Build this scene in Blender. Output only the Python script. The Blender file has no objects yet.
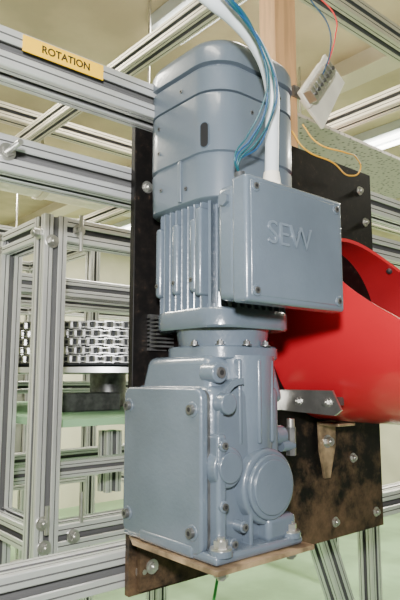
import bpy, bmesh, math, random
from mathutils import Vector, Matrix
random.seed(4)
D=bpy.data; SC=bpy.context.scene
GZ=1.4   # eye height above floor; everything is measured from eye level and lifted by GZ at the end

# ---------------------------------------------------------------- materials
def newmat(name):
    m=D.materials.new(name); m.use_nodes=True
    nt=m.node_tree; b=nt.nodes['Principled BSDF']
    return m,nt,b
def mat(name,col,rough=.5,metal=0.,noise=0.,nscale=20.,bump=0.,bscale=200.,emit=0.,col2=None,coat=0.,stretch=None):
    m,nt,b=newmat(name)
    b.inputs['Roughness'].default_value=rough
    b.inputs['Metallic'].default_value=metal
    b.inputs['Base Color'].default_value=(*col,1)
    if coat: b.inputs['Coat Weight'].default_value=coat; b.inputs['Coat Roughness'].default_value=.12
    tc=nt.nodes.new('ShaderNodeTexCoord')
    src=tc.outputs['Object']
    if stretch:
        mp=nt.nodes.new('ShaderNodeMapping'); mp.inputs['Scale'].default_value=stretch
        nt.links.new(src,mp.inputs['Vector']); src=mp.outputs['Vector']
    if noise or col2:
        n=nt.nodes.new('ShaderNodeTexNoise'); n.inputs['Scale'].default_value=nscale; n.inputs['Detail'].default_value=6
        r=nt.nodes.new('ShaderNodeValToRGB')
        c2=col2 if col2 else tuple(max(0,c*(1-noise)) for c in col)
        r.color_ramp.elements[0].color=(*c2,1); r.color_ramp.elements[1].color=(*col,1)
        r.color_ramp.elements[0].position=.38; r.color_ramp.elements[1].position=.62
        nt.links.new(src,n.inputs['Vector']); nt.links.new(n.outputs['Fac'],r.inputs['Fac'])
        nt.links.new(r.outputs['Color'],b.inputs['Base Color'])
    if bump:
        n2=nt.nodes.new('ShaderNodeTexNoise'); n2.inputs['Scale'].default_value=bscale; n2.inputs['Detail'].default_value=3
        bp=nt.nodes.new('ShaderNodeBump'); bp.inputs['Strength'].default_value=bump; bp.inputs['Distance'].default_value=.002
        nt.links.new(src,n2.inputs['Vector']); nt.links.new(n2.outputs['Fac'],bp.inputs['Height']); nt.links.new(bp.outputs['Normal'],b.inputs['Normal'])
    if emit:
        b.inputs['Emission Color'].default_value=(*col,1); b.inputs['Emission Strength'].default_value=emit
    return m
M_paint=mat('grey_blue_enamel',(.098,.124,.158),rough=.27,noise=.18,nscale=11,bump=.22,bscale=210,coat=.5)
M_cover=mat('grey_blue_plastic',(.092,.116,.146),rough=.34,noise=.12,nscale=7,bump=.08,bscale=150,coat=.25)
M_letter=mat('raised_letter_highlight',(.115,.143,.178),rough=.3,coat=.5)  # body paint lightened; edge highlight of the letters put into the colour
M_alu=mat('anodised_aluminium',(.80,.80,.80),rough=.33,metal=.65,noise=.08,nscale=6)
M_slot=mat('aluminium_slot_shade',(.14,.14,.14),rough=.6,metal=.3)  # slot faces coloured darker to paint in the shade inside the grooves
M_steel=mat('zinc_steel',(.66,.65,.61),rough=.28,metal=.9,noise=.25,nscale=40)
M_chain=mat('chain_steel',(.50,.50,.49),rough=.35,metal=.85,noise=.4,nscale=60)
M_dsteel=mat('dull_steel',(.20,.20,.20),rough=.42,metal=.8,noise=.4,nscale=60)
M_brkt=mat('bracket_steel',(.46,.32,.19),rough=.42,metal=.4,noise=.65,nscale=35)
M_red=mat('red_enamel',(.52,.014,.024),rough=.28,noise=.08,nscale=5,coat=.5)
M_redin=mat('red_inside_shade',(.40,.015,.022),rough=.4,noise=.15,nscale=8)  # same red, darkened to put the tube's inner shade into the colour
M_white=mat('white_sheath',(.58,.62,.66),rough=.35)
M_teal=mat('teal_wire',(.004,.065,.085),rough=.4)
M_teal2=mat('blue_wire',(.006,.055,.14),rough=.4)
M_greenw=mat('green_wire',(.05,.50,.10),rough=.4)
M_yelw=mat('yellow_wire',(.85,.45,.03),rough=.4)
M_redw=mat('red_wire',(.75,.03,.03),rough=.4)
M_black=mat('recess_shade_black',(.004,.004,.005),rough=.9)  # flat black faces; shade inside the cover slot and bolt sockets as colour
M_label=mat('yellow_label',(.86,.50,.0),rough=.8)
M_ink=mat('black_ink',(.004,.004,.004),rough=.6)
M_wood=mat('pale_wood',(.62,.35,.16),rough=.6,noise=.25,nscale=14,stretch=(6,6,.6))
M_cream=mat('cream_plastic',(.80,.76,.66),rough=.5,noise=.1,nscale=30)
M_ceil=mat('ceiling_panel',(.66,.57,.38),rough=.9,noise=.35,nscale=1.6,bump=.3,bscale=40)
M_wall=mat('cream_wall',(.72,.70,.55),rough=.9,noise=.25,nscale=1.2)
M_floor=mat('grey_green_floor_paint',(.30,.48,.28),rough=.45,noise=.3,nscale=2.5)
M_beam=mat('beam_cream',(.66,.61,.49),rough=.42,metal=.3,noise=.1,nscale=4)
M_lamp=mat('lamp_tube',(1,.97,.88),emit=12)
M_dark=mat('dark_rubber',(.05,.055,.06),rough=.6,noise=.4,nscale=30)
M_pan=mat('green_panel',(.30,.52,.30),rough=.5,noise=.1,nscale=4)
M_cab=mat('cabinet_grey',(.42,.43,.38),rough=.5,noise=.15,nscale=3)

# blackened steel plate with rust specks, rustier towards its lower edge
M_plate,nt,b=newmat('blackened_steel_plate')
tc=nt.nodes.new('ShaderNodeTexCoord')
n=nt.nodes.new('ShaderNodeTexNoise'); n.inputs['Scale'].default_value=90; n.inputs['Detail'].default_value=8
n.inputs['Roughness'].default_value=.75
r=nt.nodes.new('ShaderNodeValToRGB'); e=r.color_ramp.elements
e[0].position=.45; e[0].color=(.003,.0027,.0027,1); e[1].position=.80; e[1].color=(.16,.10,.065,1)
x=e.new(.62); x.color=(.009,.007,.006,1)
n3=nt.nodes.new('ShaderNodeTexNoise'); n3.inputs['Scale'].default_value=26; n3.inputs['Detail'].default_value=8; n3.inputs['Roughness'].default_value=.7
sp=nt.nodes.new('ShaderNodeSeparateXYZ'); mr=nt.nodes.new('ShaderNodeMapRange')
mr.inputs[1].default_value=.02; mr.inputs[2].default_value=-.24; mr.inputs[3].default_value=0; mr.inputs[4].default_value=.34
ad=nt.nodes.new('ShaderNodeMath'); ad.operation='ADD'
r3=nt.nodes.new('ShaderNodeValToRGB'); r3.color_ramp.elements[0].position=.68; r3.color_ramp.elements[1].position=1.05 if False else 1.0
mx=nt.nodes.new('ShaderNodeMix'); mx.data_type='RGBA'; mx.inputs[7].default_value=(.13,.080,.045,1)
nt.links.new(tc.outputs['Object'],n.inputs['Vector']); nt.links.new(tc.outputs['Object'],n3.inputs['Vector'])
nt.links.new(tc.outputs['Object'],sp.inputs[0]); nt.links.new(sp.outputs['Z'],mr.inputs[0])
nt.links.new(n3.outputs['Fac'],ad.inputs[0]); nt.links.new(mr.outputs[0],ad.inputs[1]); nt.links.new(ad.outputs[0],r3.inputs['Fac'])
nt.links.new(n.outputs['Fac'],r.inputs['Fac'])
nt.links.new(r3.outputs['Color'],mx.inputs[0]); nt.links.new(r.outputs['Color'],mx.inputs[6]); nt.links.new(mx.outputs[2],b.inputs['Base Color'])
b.inputs['Roughness'].default_value=.5; b.inputs['Metallic'].default_value=.0; b.inputs['Specular IOR Level'].default_value=.2

# perforated sheet
M_perf,nt,b=newmat('perforated_sheet')
tc=nt.nodes.new('ShaderNodeTexCoord'); v=nt.nodes.new('ShaderNodeTexVoronoi'); v.inputs['Scale'].default_value=60
r=nt.nodes.new('ShaderNodeValToRGB'); r.color_ramp.elements[0].color=(.14,.12,.12,1); r.color_ramp.elements[1].color=(.60,.52,.48,1)
r.color_ramp.elements[0].position=.15; r.color_ramp.elements[1].position=.4
nt.links.new(tc.outputs['Object'],v.inputs['Vector']); nt.links.new(v.outputs['Distance'],r.inputs['Fac']); nt.links.new(r.outputs['Color'],b.inputs['Base Color'])

# ---------------------------------------------------------------- helpers
def empty(name):
    o=D.objects.new(name,None); o.empty_display_size=.05; SC.collection.objects.link(o); return o
def mk(name,bm,m,parent=None,smooth=False,bevel=0,seg=3,angle=35):
    me=D.meshes.new(name); bmesh.ops.recalc_face_normals(bm,faces=bm.faces); bm.to_mesh(me); bm.free()
    o=D.objects.new(name,me); SC.collection.objects.link(o)
    ms=m if isinstance(m,(list,tuple)) else [m]
    for q in ms: me.materials.append(q)
    if parent: o.parent=parent
    if bevel:
        md=o.modifiers.new('bev','BEVEL'); md.width=bevel; md.segments=seg; md.limit_method='ANGLE'; md.angle_limit=math.radians(40)
        smooth=True
    if smooth:
        me.shade_smooth()
        try: me.set_sharp_from_angle(angle=math.radians(angle if not bevel else 60))
        except Exception: pass
    return o
def box(name,x0,x1,y0,y1,z0,z1,m,parent=None,bevel=0,seg=3,rot=None,taper=None):
    bm=bmesh.new(); bmesh.ops.create_cube(bm,size=1)
    c=Vector(((x0+x1)/2,(y0+y1)/2,(z0+z1)/2)); s=Vector((x1-x0,y1-y0,z1-z0))
    for v in bm.verts:
        p=Vector((v.co.x*s.x,v.co.y*s.y,v.co.z*s.z))
        if taper and v.co.z>0: p.x*=taper[0]; p.y*=taper[1]
        v.co=p+c if not rot else (rot@p)+c
    return mk(name,bm,m,parent,bevel=bevel,seg=seg)
def addcyl(bm,p0,p1,r0,r1=None,seg=24,mi=0):
    p0=Vector(p0); p1=Vector(p1); d=p1-p0; r1=r0 if r1 is None else r1
    q=d.to_track_quat('Z','Y').to_matrix().to_4x4()
    res=bmesh.ops.create_cone(bm,cap_ends=True,segments=seg,radius1=r0,radius2=r1,depth=d.length,matrix=Matrix.Translation((p0+p1)/2)@q)
    fs=set()
    for v in res['verts']:
        for f in v.link_faces: fs.add(f)
    for f in fs: f.material_index=mi
def addbox(bm,c,s,rot=None,mi=0):
    res=bmesh.ops.create_cube(bm,size=1)
    for v in res['verts']:
        p=Vector((v.co.x*s[0],v.co.y*s[1],v.co.z*s[2]))
        if rot: p=rot@p
        v.co=p+Vector(c)
        for f in v.link_faces: f.material_index=mi
def cyl(name,p0,p1,r,m,parent=None,r1=None,seg=40,bevel=0):
    bm=bmesh.new(); addcyl(bm,p0,p1,r,r1,seg)
    return mk(name,bm,m,parent,smooth=True,bevel=bevel,seg=3)
def hexbolt(name,p,d,r,m,parent,washer=True,h=None,socket=False):
    p=Vector(p); d=Vector(d).normalized(); bm=bmesh.new(); h=h or r*1.0
    if washer: addcyl(bm,p,p+d*r*.25,r*1.45,seg=24)
    if socket:
        addcyl(bm,p,p+d*h,r,r*.93,seg=24); addcyl(bm,p+d*h,p+d*(h+.0002),r*.5,seg=6,mi=1)
    else:
        addcyl(bm,p+d*r*.25,p+d*h,r,seg=6); addcyl(bm,p+d*h,p+d*(h+r*.35),r*.55,seg=16)
    return mk(name,bm,[m,M_black],parent,smooth=True,angle=30)
def rsq(cx,cy,h,r,n=8,hy=None):
    hy=hy or h; pts=[]
    for k,(sx,sy) in enumerate([(1,1),(-1,1),(-1,-1),(1,-1)]):
        for i in range(n+1):
            a=math.pi/2*k+math.pi/2*i/n
            pts.append((cx+sx*(h-r)+r*math.cos(a),cy+sy*(hy-r)+r*math.sin(a)))
    return pts
def loft(name,cx,cy,secs,m,parent=None,n=8,angle=40):
    bm=bmesh.new(); rings=[]
    for s in secs:
        z,h,r=s[:3]; hy=s[3] if len(s)>3 else None
        rings.append([bm.verts.new((x,y,z)) for x,y in rsq(cx,cy,h,r,n,hy)])
    for a,b in zip(rings,rings[1:]):
        L=len(a)
        for i in range(L): bm.faces.new((a[i],a[(i+1)%L],b[(i+1)%L],b[i]))
    bm.faces.new(rings[0]); bm.faces.new(rings[-1])
    return mk(name,bm,m,parent,smooth=True,angle=angle)
def prism(name,pts,axis,a0,a1,m,parent=None,bevel=0,smooth=False,mis=None):
    bm=bmesh.new()
    def P(u,v,a):
        return {'X':(a,u,v),'Y':(u,a,v),'Z':(u,v,a)}[axis]
    A=[bm.verts.new(P(u,v,a0)) for u,v in pts]; B=[bm.verts.new(P(u,v,a1)) for u,v in pts]
    L=len(pts)
    for i in range(L):
        f=bm.faces.new((A[i],A[(i+1)%L],B[(i+1)%L],B[i]))
        if mis and mis[i]: f.material_index=1
    bm.faces.new(A); bm.faces.new(B)
    return mk(name,bm,m,parent,bevel=bevel,smooth=smooth)
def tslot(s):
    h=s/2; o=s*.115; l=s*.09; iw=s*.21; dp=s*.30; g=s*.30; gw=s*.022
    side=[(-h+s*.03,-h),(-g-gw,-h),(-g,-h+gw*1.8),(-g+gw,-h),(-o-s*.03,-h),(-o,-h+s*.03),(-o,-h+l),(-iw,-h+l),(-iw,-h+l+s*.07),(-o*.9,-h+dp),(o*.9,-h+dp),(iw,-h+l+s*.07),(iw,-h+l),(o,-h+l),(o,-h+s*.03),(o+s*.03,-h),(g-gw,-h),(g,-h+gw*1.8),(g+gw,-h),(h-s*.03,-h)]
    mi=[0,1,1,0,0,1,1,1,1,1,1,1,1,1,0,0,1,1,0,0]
    pts=[]
    for k in range(4):
        a=math.pi/2*k; c,sn=round(math.cos(a)),round(math.sin(a))
        pts+=[(x*c-y*sn,x*sn+y*c) for x,y in side]
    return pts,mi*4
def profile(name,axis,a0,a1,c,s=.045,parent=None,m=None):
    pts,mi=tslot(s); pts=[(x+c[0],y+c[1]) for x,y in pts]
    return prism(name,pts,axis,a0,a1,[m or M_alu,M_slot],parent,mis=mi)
def curve(name,pts,r,m,parent=None):
    cu=D.curves.new(name,'CURVE'); cu.dimensions='3D'; cu.bevel_depth=r; cu.bevel_resolution=5; cu.resolution_u=14; cu.use_fill_caps=True
    sp=cu.splines.new('BEZIER'); sp.bezier_points.add(len(pts)-1)
    for bp,p in zip(sp.bezier_points,pts):
        bp.co=p; bp.handle_left_type='AUTO'; bp.handle_right_type='AUTO'
    cu.materials.append(m)
    o=D.objects.new(name,cu); SC.collection.objects.link(o)
    if parent: o.parent=parent
    return o
def text(name,s,size,loc,m,parent,ext=.0006,sx=1,bold=0):
    cu=D.curves.new(name,'FONT'); cu.body=s; cu.size=size; cu.extrude=ext; cu.align_x='CENTER'; cu.align_y='CENTER'; cu.offset=bold
    cu.materials.append(m)
    o=D.objects.new(name,cu); SC.collection.objects.link(o); o.location=loc; o.rotation_euler=(math.pi/2,0,0); o.scale=(sx,1,1); o.parent=parent
    return o

# ================================================================= GEARMOTOR
GM=empty('gearmotor')
CX,CY=.505,.55
loft('fan_cover_lower',CX,CY,[(.207,.073,.038),(.209,.0755,.040),(.258,.0765,.040),(.2595,.0735,.039),(.2625,.0735,.039),(.264,.0765,.040),(.333,.0765,.040),(.336,.0755,.040)],M_cover,GM)
loft('fan_cover_middle',CX,CY,[(.334,.072,.038),(.338,.072,.038),(.3385,.0765,.040),(.368,.0765,.040),(.370,.0745,.039)],M_cover,GM)
loft('fan_cover_cap',CX,CY,[(.368,.072,.038),(.3725,.072,.038),(.3735,.0785,.041),(.392,.0778,.041),(.401,.0745,.041),(.408,.068,.041),(.4105,.058,.038)],M_cover,GM,angle=60)
def surf(nx,ny,h=.0765,r=.040):
    l=math.hypot(nx,ny); nx/=l; ny/=l
    return CX+math.copysign(h-r,nx)+r*nx, CY+math.copysign(h-r,ny)+r*ny,(nx,ny)
def pill(name,p,nrm,w,hh,m,d=.001):
    nx,ny=nrm; t=Vector((-ny,nx,0)); n=Vector((nx,ny,0)); bm=bmesh.new(); pts=[]
    for i in range(24):
        a=2*math.pi*i/24; zz=math.sin(a)*w+(math.copysign(hh-w,math.sin(a)) if abs(math.sin(a))>1e-6 else 0)
        pts.append((math.cos(a)*w,zz))
    A=[bm.verts.new(Vector(p)+t*u+Vector((0,0,v))-n*.002) for u,v in pts]
    B=[bm.verts.new(Vector(p)+t*u+Vector((0,0,v))+n*d) for u,v in pts]
    for i in range(24): bm.faces.new((A[i],A[(i+1)%24],B[(i+1)%24],B[i]))
    bm.faces.new(A); bm.faces.new(B)
    return mk(name,bm,m,GM)
x,y,nn=surf(-.93,-.37); pill('release_slot_rim',(x,y,.283),nn,.0060,.0160,M_paint,.0012); pill('release_slot',(x,y,.283),nn,.0050,.0150,M_black,.0016)
for i,(z,dy) in enumerate([(.318,.035),(.285,.035),(.235,.03),(.225,-.02),(.352,-.01)]):
    hexbolt('cover_screw_%d'%i,(CX-.0765,CY+dy,z),(-1,0,0),.0026,M_dsteel,GM,False,.0012,True)
for i,(z,dx) in enumerate([(.318,-.02),(.235,-.03),(.352,.03)]):
    hexbolt('cover_screw_f%d'%i,(CX+dx,CY-.0765,z),(0,-1,0),.0026,M_dsteel,GM,False,.0012,True)
box('cover_rib',CX-.0785,CX-.076,CY-.012,CY-.006,.21,.262,M_cover,GM,.001)
per=rsq(CX,CY,.066,.032,10)
L=[0]
for i in range(len(per)):
    a=per[i]; c=per[(i+1)%len(per)]; L.append(L[-1]+math.hypot(a[0]-c[0],a[1]-c[1]))
def at(s):
    s%=L[-1]
    for i in range(len(per)):
        if L[i]<=s<=L[i+1]:
            a=per[i]; c=per[(i+1)%len(per)]; f=(s-L[i])/max(1e-9,L[i+1]-L[i])
            return a[0]+(c[0]-a[0])*f,a[1]+(c[1]-a[1])*f
NF=40; pts=[]
for k in range(NF):
    s0=L[-1]*k/NF; w=L[-1]/NF
    for ds,off in ((0,0),(.06,.0008),(.26,.0008),(.32,0),(.40,.016),(.94,.016)):
        x,y=at(s0+w*ds); x2,y2=at(s0+w*ds+.0005); x1,y1=at(s0+w*ds-.0005)
        tx_,ty_=x2-x1,y2-y1; l=math.hypot(tx_,ty_); nx,ny=ty_/l,-tx_/l
        pts.append((x-nx*off,y-ny*off))
prism('stator_fins',pts,'Z',.078,.209,M_paint,GM)
loft('stator_core',CX,CY,[(.08,.051,.024),(.208,.051,.024)],M_cover,GM)
for i,(dx,dy) in enumerate([(-.066,.012),(-.066,-.022),(-.066,.046)]):
    box('housing_boss_%d'%i,CX+dx-.004,CX+dx+.014,CY+dy-.0055,CY+dy+.0055,.10,.19,M_paint,GM,.005,4)
    hexbolt('housing_screw_%d'%i,(CX+dx-.004,CY+dy,.115),(-1,0,0),.0028,M_dsteel,GM,False,.001,True)
box('housing_pad',CX-.072,CX-.05,CY-.0405,CY-.030,.095,.20,M_paint,GM,.003,3)
loft('motor_flange',CX,CY,[(.058,.066,.034),(.0605,.068,.035),(.078,.068,.035),(.081,.066,.034)],M_paint,GM)
loft('motor_flange_step',CX,CY,[(.081,.060,.034),(.086,.060,.034)],M_paint,GM)
cyl('adapter_neck',(CX,CY,.036),(CX,CY,.060),.055,M_paint,GM,r1=.059,seg=64)
loft('gearbox_top_flange',CX,CY,[(.022,.056,.030),(.024,.058,.032),(.036,.058,.032),(.038,.056,.03)],M_paint,GM)
for i,a in enumerate([195,225,255,285]):
    ar=math.radians(a); hexbolt('neck_bolt_%d'%i,(CX+.0615*math.cos(ar),CY+.0615*math.sin(ar),.038),(0,0,1),.0042,M_dsteel,GM,True,.005)
# terminal box
box('terminal_box_base',.424,.581,.441,.470,.083,.210,M_paint,GM,.007,4)
box('terminal_box_lid',.420,.585,.420,.4425,.078,.214,M_paint,GM,.004,4)
box('terminal_lid_panel',.4265,.5785,.4192,.4215,.0845,.2075,M_paint,GM,.0012,2)
box('terminal_pedestal',.445,.565,.468,.495,.095,.20,M_paint,GM,.006)
for i,(x,z) in enumerate([(.4335,.2015),(.572,.2015),(.4335,.090),(.572,.090)]):
    cyl('lid_screw_seat_%d'%i,(x,.4198,z),(x,.4180,z),.0062,M_paint,GM,bevel=.0006)
    hexbolt('lid_screw_%d'%i,(x,.4182,z),(0,-1,0),.0038,M_dsteel,GM,False,.0012,True)
text('embossed_letters','SEW',.037,(.487,.4190,.154),M_letter,GM,.0014,1.0,-.0002)
cyl('cable_gland_a_nut',(.488,.446,.212),(.488,.446,.222),.0125,M_cream,GM,seg=6)
cyl('cable_gland_a',(.488,.446,.222),(.488,.446,.236),.0108,M_cream,GM,r1=.0090)
cyl('cable_gland_b_nut',(.437,.446,.210),(.437,.446,.217),.008,M_dark,GM,seg=6)
cyl('cable_gland_b',(.437,.446,.217),(.436,.446,.224),.006,M_dark,GM)
cyl('blanking_plug',(.426,.456,.193),(.4195,.456,.193),.0075,M_cover,GM,seg=6)
# gearbox casting
box('gearbox_body',.428,.543,.486,.636,-.186,-.008,M_paint,GM,.012,4)
box('gearbox_shoulder',.432,.556,.490,.632,-.03,.026,M_paint,GM,.010,4,taper=(.90,.84))
pts=[(y,z) for y,z in rsq((.487+.637)/2,-.0985,.075,.012,6,.0875)]
prism('side_cover_gasket',[(y,z) for y,z in rsq(.562,-.0985,.0735,.012,6,.086)],'X',.4255,.430,M_dsteel,GM)
prism('side_cover',pts,'X',.4155,.4265,M_paint,GM,bevel=.003)
for i,(y,z) in enumerate([(.5015,-.034),(.625,-.034),(.5015,-.163),(.625,-.163)]):
    cyl('side_boss_%d'%i,(.4165,y,z),(.4145,y,z),.0085,M_paint,GM,bevel=.0008)
    hexbolt('side_bolt_%d'%i,(.4145,y,z),(-1,0,0),.0055,M_dsteel,GM,False,.0045,True)
box('side_cover_foot',.414,.43,.50,.60,-.190,-.176,M_paint,GM,.004)
cyl('barrel',(CX,.523,-.13),(CX,.523,.026),.041,M_paint,GM,r1=.045,seg=56)
for i,(x,yy) in enumerate([(.474,.488),(.4985,.481),(.5225,.484)]):
    box('barrel_rib_%d'%i,x-.003,x+.003,yy-.003,.53,-.075,.022,M_paint,GM,.0028,3)
cyl('output_boss',(CX+.002,.515,-.122),(CX+.002,.474,-.122),.046,M_paint,GM,r1=.0415,seg=64,bevel=.003)
cyl('output_cap_rim',(CX+.002,.4745,-.122),(CX+.002,.469,-.122),.036,M_paint,GM,seg=64,bevel=.0018)
cyl('output_cap',(CX+.002,.470,-.122),(CX+.002,.4665,-.122),.0305,M_paint,GM,seg=64,bevel=.001)
cyl('shaft_boss',(.4475,.50,-.096),(.4475,.477,-.096),.0255,M_paint,GM,r1=.0215,seg=48,bevel=.002)
cyl('shaft_cap',(.4475,.478,-.096),(.4475,.4735,-.096),.0165,M_paint,GM,seg=48,bevel=.0012)
cyl('corner_boss',(.4455,.50,-.028),(.4455,.474,-.028),.0135,M_paint,GM,r1=.0115,seg=32,bevel=.0015)
cyl('corner_boss_top',(.443,.51,.006),(.443,.486,.006),.0115,M_paint,GM,seg=32,bevel=.0015)
hexbolt('corner_plug',(.4435,.486,.006),(0,-1,0),.0065,M_dsteel,GM,False,.002,True)
bm=bmesh.new()
arc=[(.435,-.17)]+[(.4705-.0355*math.cos(a),-.045+.045*math.sin(a)) for a in [math.pi/2*i/8 for i in range(9)]]+[(.4735,0)]
inn=[(.441,-.17)]+[(.4705-.0295*math.cos(a),-.045+.038*math.sin(a)) for a in [math.pi/2*i/8 for i in range(9)]]+[(.4735,-.007)]
for (a,b_) in zip(zip(arc,arc[1:]),zip(inn,inn[1:])):
    q=[a[0],a[1],b_[1],b_[0]]
    vs=[bm.verts.new((p[0],.480,p[1])) for p in q]+[bm.verts.new((p[0],.500,p[1])) for p in q]
    for f in ((0,1,2,3),(4,5,6,7),(0,1,5,4),(2,3,7,6)):
        try: bm.faces.new([vs[k] for k in f])
        except Exception: pass
bmesh.ops.remove_doubles(bm,verts=bm.verts,dist=1e-5)
mk('cast_arch',bm,M_paint,GM,smooth=True)
box('lower_rib_a',.4755,.481,.474,.50,-.186,-.10,M_paint,GM,.002)
box('lower_rib_b',.430,.443,.4755,.50,-.186,-.06,M_paint,GM,.004)
for i,(x,z) in enumerate([(.437,-.135),(.466,-.160),(.437,-.072),(.4505,-.175)]):
    cyl('small_boss_%d'%i,(x,.49,z),(x,.473,z),.0062,M_paint,GM,bevel=.001)
    hexbolt('small_plug_%d'%i,(x,.4735,z),(0,-1,0),.0040,M_dsteel,GM,False,.0025,True)
cyl('oil_plug_boss',(.54,.50,-.07),(.556,.50,-.07),.012,M_paint,GM)
cyl('breather_body',(.5655,.492,-.094),(.5655,.492,-.060),.0065,M_dsteel,GM,seg=6)
cyl('breather_cap',(.5655,.492,-.060),(.5655,.492,-.050),.0048,M_steel,GM)
cyl('breather_elbow',(.55,.495,-.082),(.568,.492,-.082),.007,M_paint,GM)
box('gearbox_foot',.416,.552,.464,.636,-.190,-.180,M_paint,GM,.004)
box('foot_gusset',.500,.548,.470,.50,-.182,-.155,M_paint,GM,.006)
for i,(x,y) in enumerate([(.430,.472),(.540,.474)]):
    cyl('foot_boss_%d'%i,(x,y,-.182),(x,y,-.176),.0125,M_paint,GM)
    hexbolt('foot_nut_%d'%i,(x,y,-.176),(0,0,1),.0078,M_steel,GM,True,.009)

# ================================================================= MOUNTING PLATE
MP=empty('mounting_plate')
box('steel_plate',.429,.989,.640,.650,-.268,.400,M_plate,MP,.0012,2)
for i,(x,z) in enumerate([(.449,.259),(.70,.372),(.95,.36),(.965,.30),(.844,-.241),(.965,-.241),(.447,-.24),(.70,-.241),(.66,.30),(.90,-.14)]):
    hexbolt('plate_bolt_%d'%i,(x,.640,z),(0,-1,0),.0058,M_steel,MP,True,.006)
BR=empty('support_bracket')
prism('shelf_plate',[(.410,.455),(.560,.455),(.560,.640),(.428,.640),(.410,.605)],'Z',-.1955,-.1905,M_brkt,BR)
box('shelf_lower_flange',.440,.555,.632,.6395,-.262,-.1955,M_plate,BR)
prism('gusset',[(.635,-.1955),(.50,-.1955),(.635,-.258)],'X',.545,.551,M_plate,BR)
for i,(x,y) in enumerate([(.430,.472),(.540,.474)]):
    hexbolt('shelf_bolt_%d'%i,(x,y,-.1955),(0,0,-1),.0078,M_steel,BR,True,.008)
for i,x in enumerate([.458,.53]):
    hexbolt('flange_bolt_%d'%i,(x,.632,-.235),(0,-1,0),.0062,M_steel,BR,True,.006)
HS=empty('finned_spacer')
for i in range(8): box('fin_%d'%i,.452,.480,.618,.640,.040+i*.0052,.0425+i*.0052,M_dsteel,HS)
box('fin_back',.452,.480,.634,.640,.036,.084,M_dsteel,HS)

# ================================================================= STRUT PROFILES
B1=empty('aluminium_profile_beam')
profile('extrusion','X',-.30,.545,(.6225,.363),.046,B1)
LB=empty('rotation_label')
box('label_strip',.248,.352,.5985,.5998,.3645,.3835,M_label,LB)
text('label_text','ROTATION',.0125,(.302,.5983,.374),M_ink,LB,.0002,.98,.0003)
B2=empty('aluminium_profile_beam')
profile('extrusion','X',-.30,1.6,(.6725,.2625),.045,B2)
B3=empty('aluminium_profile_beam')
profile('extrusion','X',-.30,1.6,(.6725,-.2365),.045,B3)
B4=empty('aluminium_profile_beam')
profile('extrusion','X',.56,1.6,(.6725,.352),.045,B4)
for nm,x in (('aluminium_post',-.27),('aluminium_post',1.55)):
    p=empty(nm); profile('extrusion','Z',-GZ,.42,(x,.72),.045,p)
def stud(name,p0,p1,nut):
    e_=empty(name); bm=bmesh.new(); addcyl(bm,p0,p1,.0035,seg=14)
    mk('thread',bm,M_steel,e_,smooth=True); d=(Vector(p1)-Vector(p0)).normalized()
    hexbolt('nut',Vector(p0)+d*nut,d,.0072,M_steel,e_,True,.007)
    return e_
stud('clamp_stud',(.255,.655,.2625),(.255,.61,.2625),.006)

# ================================================================= RACK FRAME (left background)
RK=empty('aluminium_rack')
S=.045; h=S/2
ax,ay=.455+h,.965+h
profile('post_a','Z',-GZ,.295,(ax,ay),S,RK)
profile('post_b','Z',-GZ,.295,(ax,1.16+h),S,RK)
profile('post_c','Z',-GZ,.295,(1.45,ay),S,RK)
profile('post_d','Z',-GZ,.295,(1.45,1.95),S,RK)
profile('post_e','Z',-GZ,.295,(ax,1.95),S,RK)
for nm,z in (('top',.2725),('low',-.275)):
    profile('rail_x_'+nm,'X',ax+h,1.43,(ay,z),S,RK)
    profile('rail_x2_'+nm,'X',ax+h,1.43,(1.95,z),S,RK)
    profile('rail_y_'+nm,'Y',ay+h,1.93,(ax,z),S,RK)
    profile('rail_y2_'+nm,'Y',ay+h,1.93,(1.45,z),S,RK)
profile('rail_x_mid','X',ax+h,1.43,(1.04,-.17),.03,RK)
profile('rail_x_mid2','X',ax+h,1.43,(1.19,.20),.04,RK)
profile('rail_x_mid3','X',ax+h,1.43,(1.87,-.03),.04,RK)
profile('rail_y_mid','Y',ay+h,1.93,(.95,-.11),.04,RK)
profile('brace_post','Z',-.255,-.12,(.74,1.19),.04,RK)
profile('brace_post2','Z',-.255,-.12,(.62,1.30),.04,RK)
profile('rail_x_low2','X',ax+h,1.43,(1.45,-.24),.04,RK)
for i,(p,d) in enumerate([((ax-.008,ay-h,.245),(0,-1,0)),((ax-h,ay,.262),(-1,0,0)),((ax-.008,ay-h,-.245),(0,-1,0)),((ax-.004,ay-h,-.285),(0,-1,0)),((ax+.045,ay-h,.2725),(0,-1,0)),((ax+.05,ay-h,-.275),(0,-1,0))]):
    hexbolt('rack_bolt_%d'%i,p,d,.0085,M_steel,RK,True,.012)
for i,(x,z0,z1) in enumerate([(ax+.045,.30,.232),(ax-.005,-.215,-.262),(ax+.06,-.2,-.25)]):
    cyl('rack_stud_%d'%i,(x,ay-h-.01,z0),(x,ay-h-.01,z1),.004,M_steel,RK)
box('shelf_board',.51,1.42,1.02,1.92,-.092,-.078,M_pan,RK)

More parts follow.
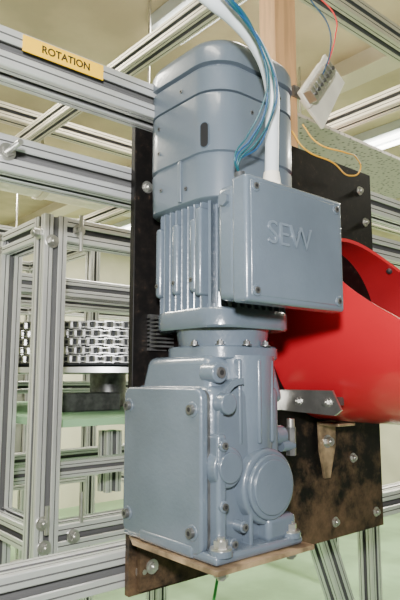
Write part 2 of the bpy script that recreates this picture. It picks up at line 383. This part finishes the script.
# roller chain wound on a turntable
CH=empty('roller_chain_turntable'); cx,cy,R=.885,1.44,.36
bm=bmesh.new(); N=120
for row in range(5):
    zc=.042+row*.0190
    for k in range(N):
        a=2*math.pi*(k+.5*(row%2))/N; p=Vector((cx+R*math.cos(a),cy+R*math.sin(a),zc))
        addcyl(bm,p-Vector((0,0,.0088)),p+Vector((0,0,.0088)),.0068,seg=8)
        am=a+math.pi/N; pm=Vector((cx+R*math.cos(am),cy+R*math.sin(am),zc))
        rot=Matrix.Rotation(am,3,'Z'); off=.0076 if k%2 else .0056
        for sgn in (-1,1): addbox(bm,pm+Vector((0,0,sgn*off)),(.019,.022,.0020),rot)
mk('chain',bm,M_chain,CH,smooth=True,angle=30)
cyl('drum',(cx,cy,.03),(cx,cy,.128),R-.014,M_dark,CH,seg=96)
cyl('turntable_disc',(cx,cy,.012),(cx,cy,.024),R+.02,M_alu,CH,seg=96)
cyl('hub',(cx,cy,-.078),(cx,cy,.014),.05,M_dsteel,CH,seg=48)
box('drive_housing',.64,.80,1.24,1.33,-.078,-.035,M_dsteel,CH,.004)

# ================================================================= RED TUBE
RT=empty('red_tube')
tx,tz,TR,th=.84,.083,.155,.006
def yend(z):
    u=z-.077
    if u<0: return .41+1.25*u
    return .41+1.75*u-3.9*u*u
bm=bmesh.new(); NS=128; ro=[];ri=[];bo=[];bi=[]
for k in range(NS):
    a=2*math.pi*k/NS
    for (lst,blst,r) in ((ro,bo,TR),(ri,bi,TR-th)):
        x=tx+r*math.cos(a); z=tz+r*math.sin(a)
        lst.append(bm.verts.new((x,yend(tz+TR*math.sin(a)),z))); blst.append(bm.verts.new((x,.6395,z)))
for k in range(NS):
    j=(k+1)%NS
    for q,mi in (((bo[k],bo[j],ro[j],ro[k]),0),((ri[k],ri[j],bi[j],bi[k]),1),((ro[k],ro[j],ri[j],ri[k]),0),((bo[k],bo[j],bi[j],bi[k]),0)):
        f=bm.faces.new(q); f.material_index=mi
mk('tube_wall',bm,[M_red,M_redin],RT,smooth=True)
for i,a in enumerate([158,48]):
    ar=math.radians(a); z=tz+(TR-th)*math.sin(ar); x=tx+(TR-th)*math.cos(ar)
    d=Vector((-math.cos(ar),0,-math.sin(ar))); p=Vector((x,yend(z)+.014,z))
    hexbolt('rim_bolt_%d'%i,p,d,.0055,M_dsteel,RT,False,.005)
    hexbolt('rim_nut_%d'%i,p-d*th,-d,.0055,M_steel,RT,True,.005)
TB=empty('tube_angle_bracket')
prism('side_flange',[(.640,-.050),(.532,-.054),(.520,-.046),(.535,-.018),(.640,-.018)],'X',.707,.711,M_steel,TB)
box('wall_flange',.672,.708,.634,.640,-.050,-.018,M_steel,TB,.001,2)
for i,y in enumerate([.545,.60]): hexbolt('bolt_%d'%i,(.707,y,-.035),(-1,0,0),.0055,M_steel,TB,True,.006)
box('spacer',.711,.735,.535,.62,-.040,-.028,M_dsteel,TB)
TB2=empty('hanger_bracket')
prism('hanger_tab',[(.795,-.072),(.840,-.072),(.838,-.115),(.822,-.165),(.808,-.165),(.797,-.12)],'Y',.630,.634,M_brkt,TB2)
box('hanger_lip',.795,.840,.590,.634,-.078,-.0735,M_brkt,TB2,.001,2)
hexbolt('hanger_bolt',(.815,.630,-.105),(0,-1,0),.0075,M_steel,TB2,True,.010)
cyl('hanger_standoff',(.815,.634,-.105),(.815,.640,-.105),.009,M_dsteel,TB2)

# ================================================================= CABLES
C1=empty('power_conduit')
curve('sheath',[(.488,.446,.230),(.489,.445,.288),(.480,.437,.336),(.449,.428,.367),(.414,.428,.386),(.378,.431,.397),(.31,.47,.46),(.22,.62,.9),(.20,.80,1.60)],.0082,M_white,C1)
C2=empty('signal_wire_bundle')
base=[(.436,.446,.222),(.429,.443,.234),(.4465,.436,.259),(.4557,.423,.288),(.4536,.413,.3186),(.434,.4046,.3484),(.4076,.4034,.3712),(.381,.404,.384),(.32,.44,.455),(.235,.60,.9),(.215,.78,1.6)]
for i in range(5):
    pts=[]
    for j,p in enumerate(base):
        k=min(1,j/2)
        pts.append((p[0]+k*((i-2)*.0036)+random.uniform(-.0015,.0015)*k,p[1]+k*random.uniform(-.003,.003),p[2]+k*((2-i)*.0024+random.uniform(-.001,.001))))
    curve('wire_%d'%i,pts,.00105,[M_teal,M_teal2,M_teal,M_teal,M_teal2][i],C2)

# ================================================================= WOOD POST + TERMINAL STRIP
WP=empty('wooden_batten')
box('batten',.728,.786,.652,.690,.36,.95,M_wood,WP,.002,2)
hexbolt('batten_screw',(.752,.652,.46),(0,-1,0),.006,M_steel,WP,True,.004)
TS=empty('terminal_strip')
aa=math.radians(-52)
box('mount_card',.815,.885,.640,.646,.465,.60,M_cream,TS,.001,2,rot=Matrix.Rotation(math.radians(32),3,'Y'))
box('strip_base',.765,.865,.632,.641,.512,.548,M_cream,TS,.002,2,rot=Matrix.Rotation(aa,3,'Y'))
for i in range(7):
    t=(i-3)*.0140
    c=Vector((.815+t*math.cos(aa),.630,.530-t*math.sin(aa)))
    box('terminal_%d'%i,c.x-.0055,c.x+.0055,.614,.634,c.z-.012,c.z+.012,M_steel,TS,.001,2,rot=Matrix.Rotation(aa,3,'Y'))
    cyl('terminal_screw_%d'%i,(c.x,.614,c.z),(c.x,.611,c.z),.0035,M_dsteel,TS,seg=16)
box('strip_arm',.770,.83,.646,.652,.50,.52,M_dsteel,TS)
W=empty('hook_up_wires')
curve('wire_red',[(.825,.612,.565),(.845,.61,.62),(.86,.62,.68),(.83,.64,.72),(.80,.66,.76),(.79,.70,1.0),(.79,.72,1.58)],.0014,M_redw,W)
curve('wire_blue',[(.81,.612,.54),(.83,.61,.59),(.84,.62,.65),(.82,.65,.72),(.81,.70,1.0),(.80,.73,1.58)],.0014,M_teal2,W)
curve('wire_yellow',[(.79,.645,.45),(.80,.62,.41),(.85,.60,.400),(.90,.61,.405),(.925,.62,.39),(.90,.625,.375),(.84,.62,.385),(.78,.635,.40),(.76,.645,.43)],.0014,M_yelw,W)
# ================================================================= OVERHEAD STRUCTURE
def hang(par,x,y,z0): cyl('hanger_rod',(x,y,z0),(x,y,1.6),.006,M_steel,par,seg=16)
O1=empty('overhead_rail'); profile('extrusion','Y',.70,4.5,(.88,.90),.05,O1,M_beam); hang(O1,.88,4.2,.925)
O2=empty('overhead_rail'); profile('extrusion','X',.2,4.5,(.72,.82),.05,O2,M_beam); hang(O2,4.3,.72,.845); hang(O2,.23,.72,.845)
O3=empty('overhead_rail'); profile('extrusion','X',-1,4.5,(2.1,1.0),.06,O3,M_beam); hang(O3,-.9,2.1,1.03); hang(O3,4.4,2.1,1.03)
O4=empty('overhead_rail'); profile('extrusion','Y',.75,4.5,(1.75,.95),.06,O4,M_beam); hang(O4,1.75,4.2,.98)
PS=empty('perforated_sheet')
box('sheet',1.25,2.3,1.1,1.9,.79,.80,M_perf,PS)
for i,(x,y) in enumerate([(1.3,1.15),(2.25,1.15),(1.3,1.85),(2.25,1.85)]): cyl('hanger_%d'%i,(x,y,.8),(x,y,1.6),.006,M_steel,PS,seg=12)
DU=empty('ventilation_duct'); cyl('duct',(-1,3.3,1.25),(4.5,3.3,1.25),.15,M_cream,DU,seg=48)
for i,x in enumerate([0,1.5,3.0]): cyl('duct_ring_%d'%i,(x,3.3,1.25),(x+.04,3.3,1.25),.16,M_beam,DU,seg=48); cyl('duct_hanger_%d'%i,(x+.02,3.3,1.4),(x+.02,3.3,1.6),.01,M_steel,DU,seg=12)

# ================================================================= far structures
FR=empty('machine_frame')
for (x,y) in ((1.9,2.6),(3.4,2.6),(1.9,3.8),(3.4,3.8),(.3,3.8)):
    profile('leg','Z',-GZ,.5,(x,y),.06,FR)
for z in (.47,-.05,-.55):
    profile('rail','X',.3,3.4,(3.8,z),.06,FR); profile('rail_front','X',1.9,3.4,(2.6,z),.06,FR)
    profile('rail_side','Y',2.6,3.8,(3.4,z),.06,FR); profile('rail_side','Y',2.6,3.8,(1.9,z),.06,FR)
box('panel',1.95,3.35,2.61,2.62,-.50,-.08,M_pan,FR)
# second machine frame further left, with guard panels and control cabinet
FR2=empty('machine_frame')
for x in (.15,.75,1.35):
    for y in (2.35,3.0): profile('leg','Z',-GZ,.62,(x,y),.05,FR2)
for z in (.60,.36,.10,-.16,-.42,-.75):
    for y in (2.35,3.0): profile('rail','X',.17,1.33,(y,z),.05,FR2)
    for x in (.15,.75,1.35): profile('rail_side','Y',2.37,2.98,(x,z),.05,FR2)
box('guard_panel_lower',.18,.72,2.99,3.0,-.70,-.45,M_pan,FR2)
box('guard_panel',.78,1.32,2.99,3.0,-.40,.08,M_cab,FR2)
CB=empty('control_cabinet')
box('carcass',.95,1.75,4.3,4.8,-GZ,.45,M_cab,CB,.01)
box('door_left',.965,1.345,4.285,4.30,-GZ+.08,.43,M_cab,CB,.004)
box('door_right',1.355,1.735,4.285,4.30,-GZ+.08,.43,M_cab,CB,.004)
box('handle',1.31,1.33,4.27,4.285,-.5,-.35,M_dark,CB,.002)
DG=empty('diagonal_strut')
a0=Vector((1.02,.85,-.24)); a1=Vector((1.53,.85,-1.38)); dv=a1-a0
tp,tm=tslot(.045)
o=prism('strut',tp,'Z',-.0,dv.length,[M_alu,M_slot],DG,mis=tm)
o.rotation_euler=(0,math.atan2(dv.x,dv.z),0); o.location=a0
GW=empty('green_wire'); curve('wire',[(.60,.66,-.262),(.58,.655,-.32),(.56,.66,-.42),(.50,.70,-.9),(.50,.72,-1.397)],.0022,M_greenw,GW)

# ================================================================= ROOM
X0,X1,Y0,Y1=-3.5,6.5,-3.0,6.0
box('floor',X0,X1,Y0,Y1,-GZ-.05,-GZ,M_floor)
box('ceiling',X0,X1,Y0,Y1,1.6,1.65,M_ceil)
box('wall_back',X0,X1,Y1,Y1+.05,-GZ,1.6,M_wall)
box('wall_right',X1,X1+.05,Y0,Y1,-GZ,1.6,M_wall)
box('wall_left',X0-.05,X0,Y0,Y1,-GZ,1.6,M_wall)
for i,x in enumerate([-1.2,.6,2.4,4.2]):
    t=empty('ceiling_truss'); box('truss_web',x-.03,x+.03,Y0,Y1,1.50,1.60,M_beam,t); box('truss_flange',x-.07,x+.07,Y0,Y1,1.49,1.50,M_beam,t)
for i,(x,y) in enumerate([(-.3,.2),(1.5,1.4),(3.3,2.4),(.0,2.4),(1.5,4.4),(3.3,.6),(3.3,4.6),(0,4.6),(5.2,2.4)]):
    f=empty('fluorescent_lamp')
    box('housing',x-.10,x+.10,y-.6,y+.6,1.54,1.60,M_white,f,.004)
    for s in (-.05,.05): cyl('tube',(x+s,y-.57,1.52),(x+s,y+.57,1.52),.014,M_lamp,f,seg=16)
    l=D.lights.new('lamp_light','AREA'); l.shape='RECTANGLE'; l.size=.2; l.size_y=1.1; l.energy=72 if i>1 else 26; l.color=(1,.94,.80)
    lo=D.objects.new('lamp_light',l); SC.collection.objects.link(lo); lo.location=(x,y,1.49); lo.parent=f

# hand-held flash near the photographer
l=D.lights.new('camera_flash','AREA'); l.shape='DISK'; l.size=.07; l.energy=20; l.color=(1,.99,.98)
wl=D.objects.new('camera_flash',l); SC.collection.objects.link(wl); wl.location=(-.10,-.10,.16)
wl.rotation_euler=(Vector((.5,.55,.08))-wl.location).to_track_quat('-Z','Y').to_euler()

w=D.worlds.new('world'); SC.world=w; w.use_nodes=True
w.node_tree.nodes['Background'].inputs[0].default_value=(1,.98,.94,1); w.node_tree.nodes['Background'].inputs[1].default_value=.28

# ================================================================= CAMERA
cam=D.cameras.new('camera'); co=D.objects.new('camera',cam); SC.collection.objects.link(co)
cam.sensor_fit='VERTICAL'; cam.sensor_height=24; cam.lens=588/600*24; cam.clip_start=.01
th_=math.radians(7.56); fw=Vector((.648,.762,0)).normalized()
fwd=Vector((fw.x*math.cos(th_),fw.y*math.cos(th_),math.sin(th_)))
co.rotation_euler=fwd.to_track_quat('-Z','Y').to_euler(); co.location=(0,0,0)
SC.camera=co
for o in list(SC.objects):
    if o.parent is None: o.location.z+=GZ
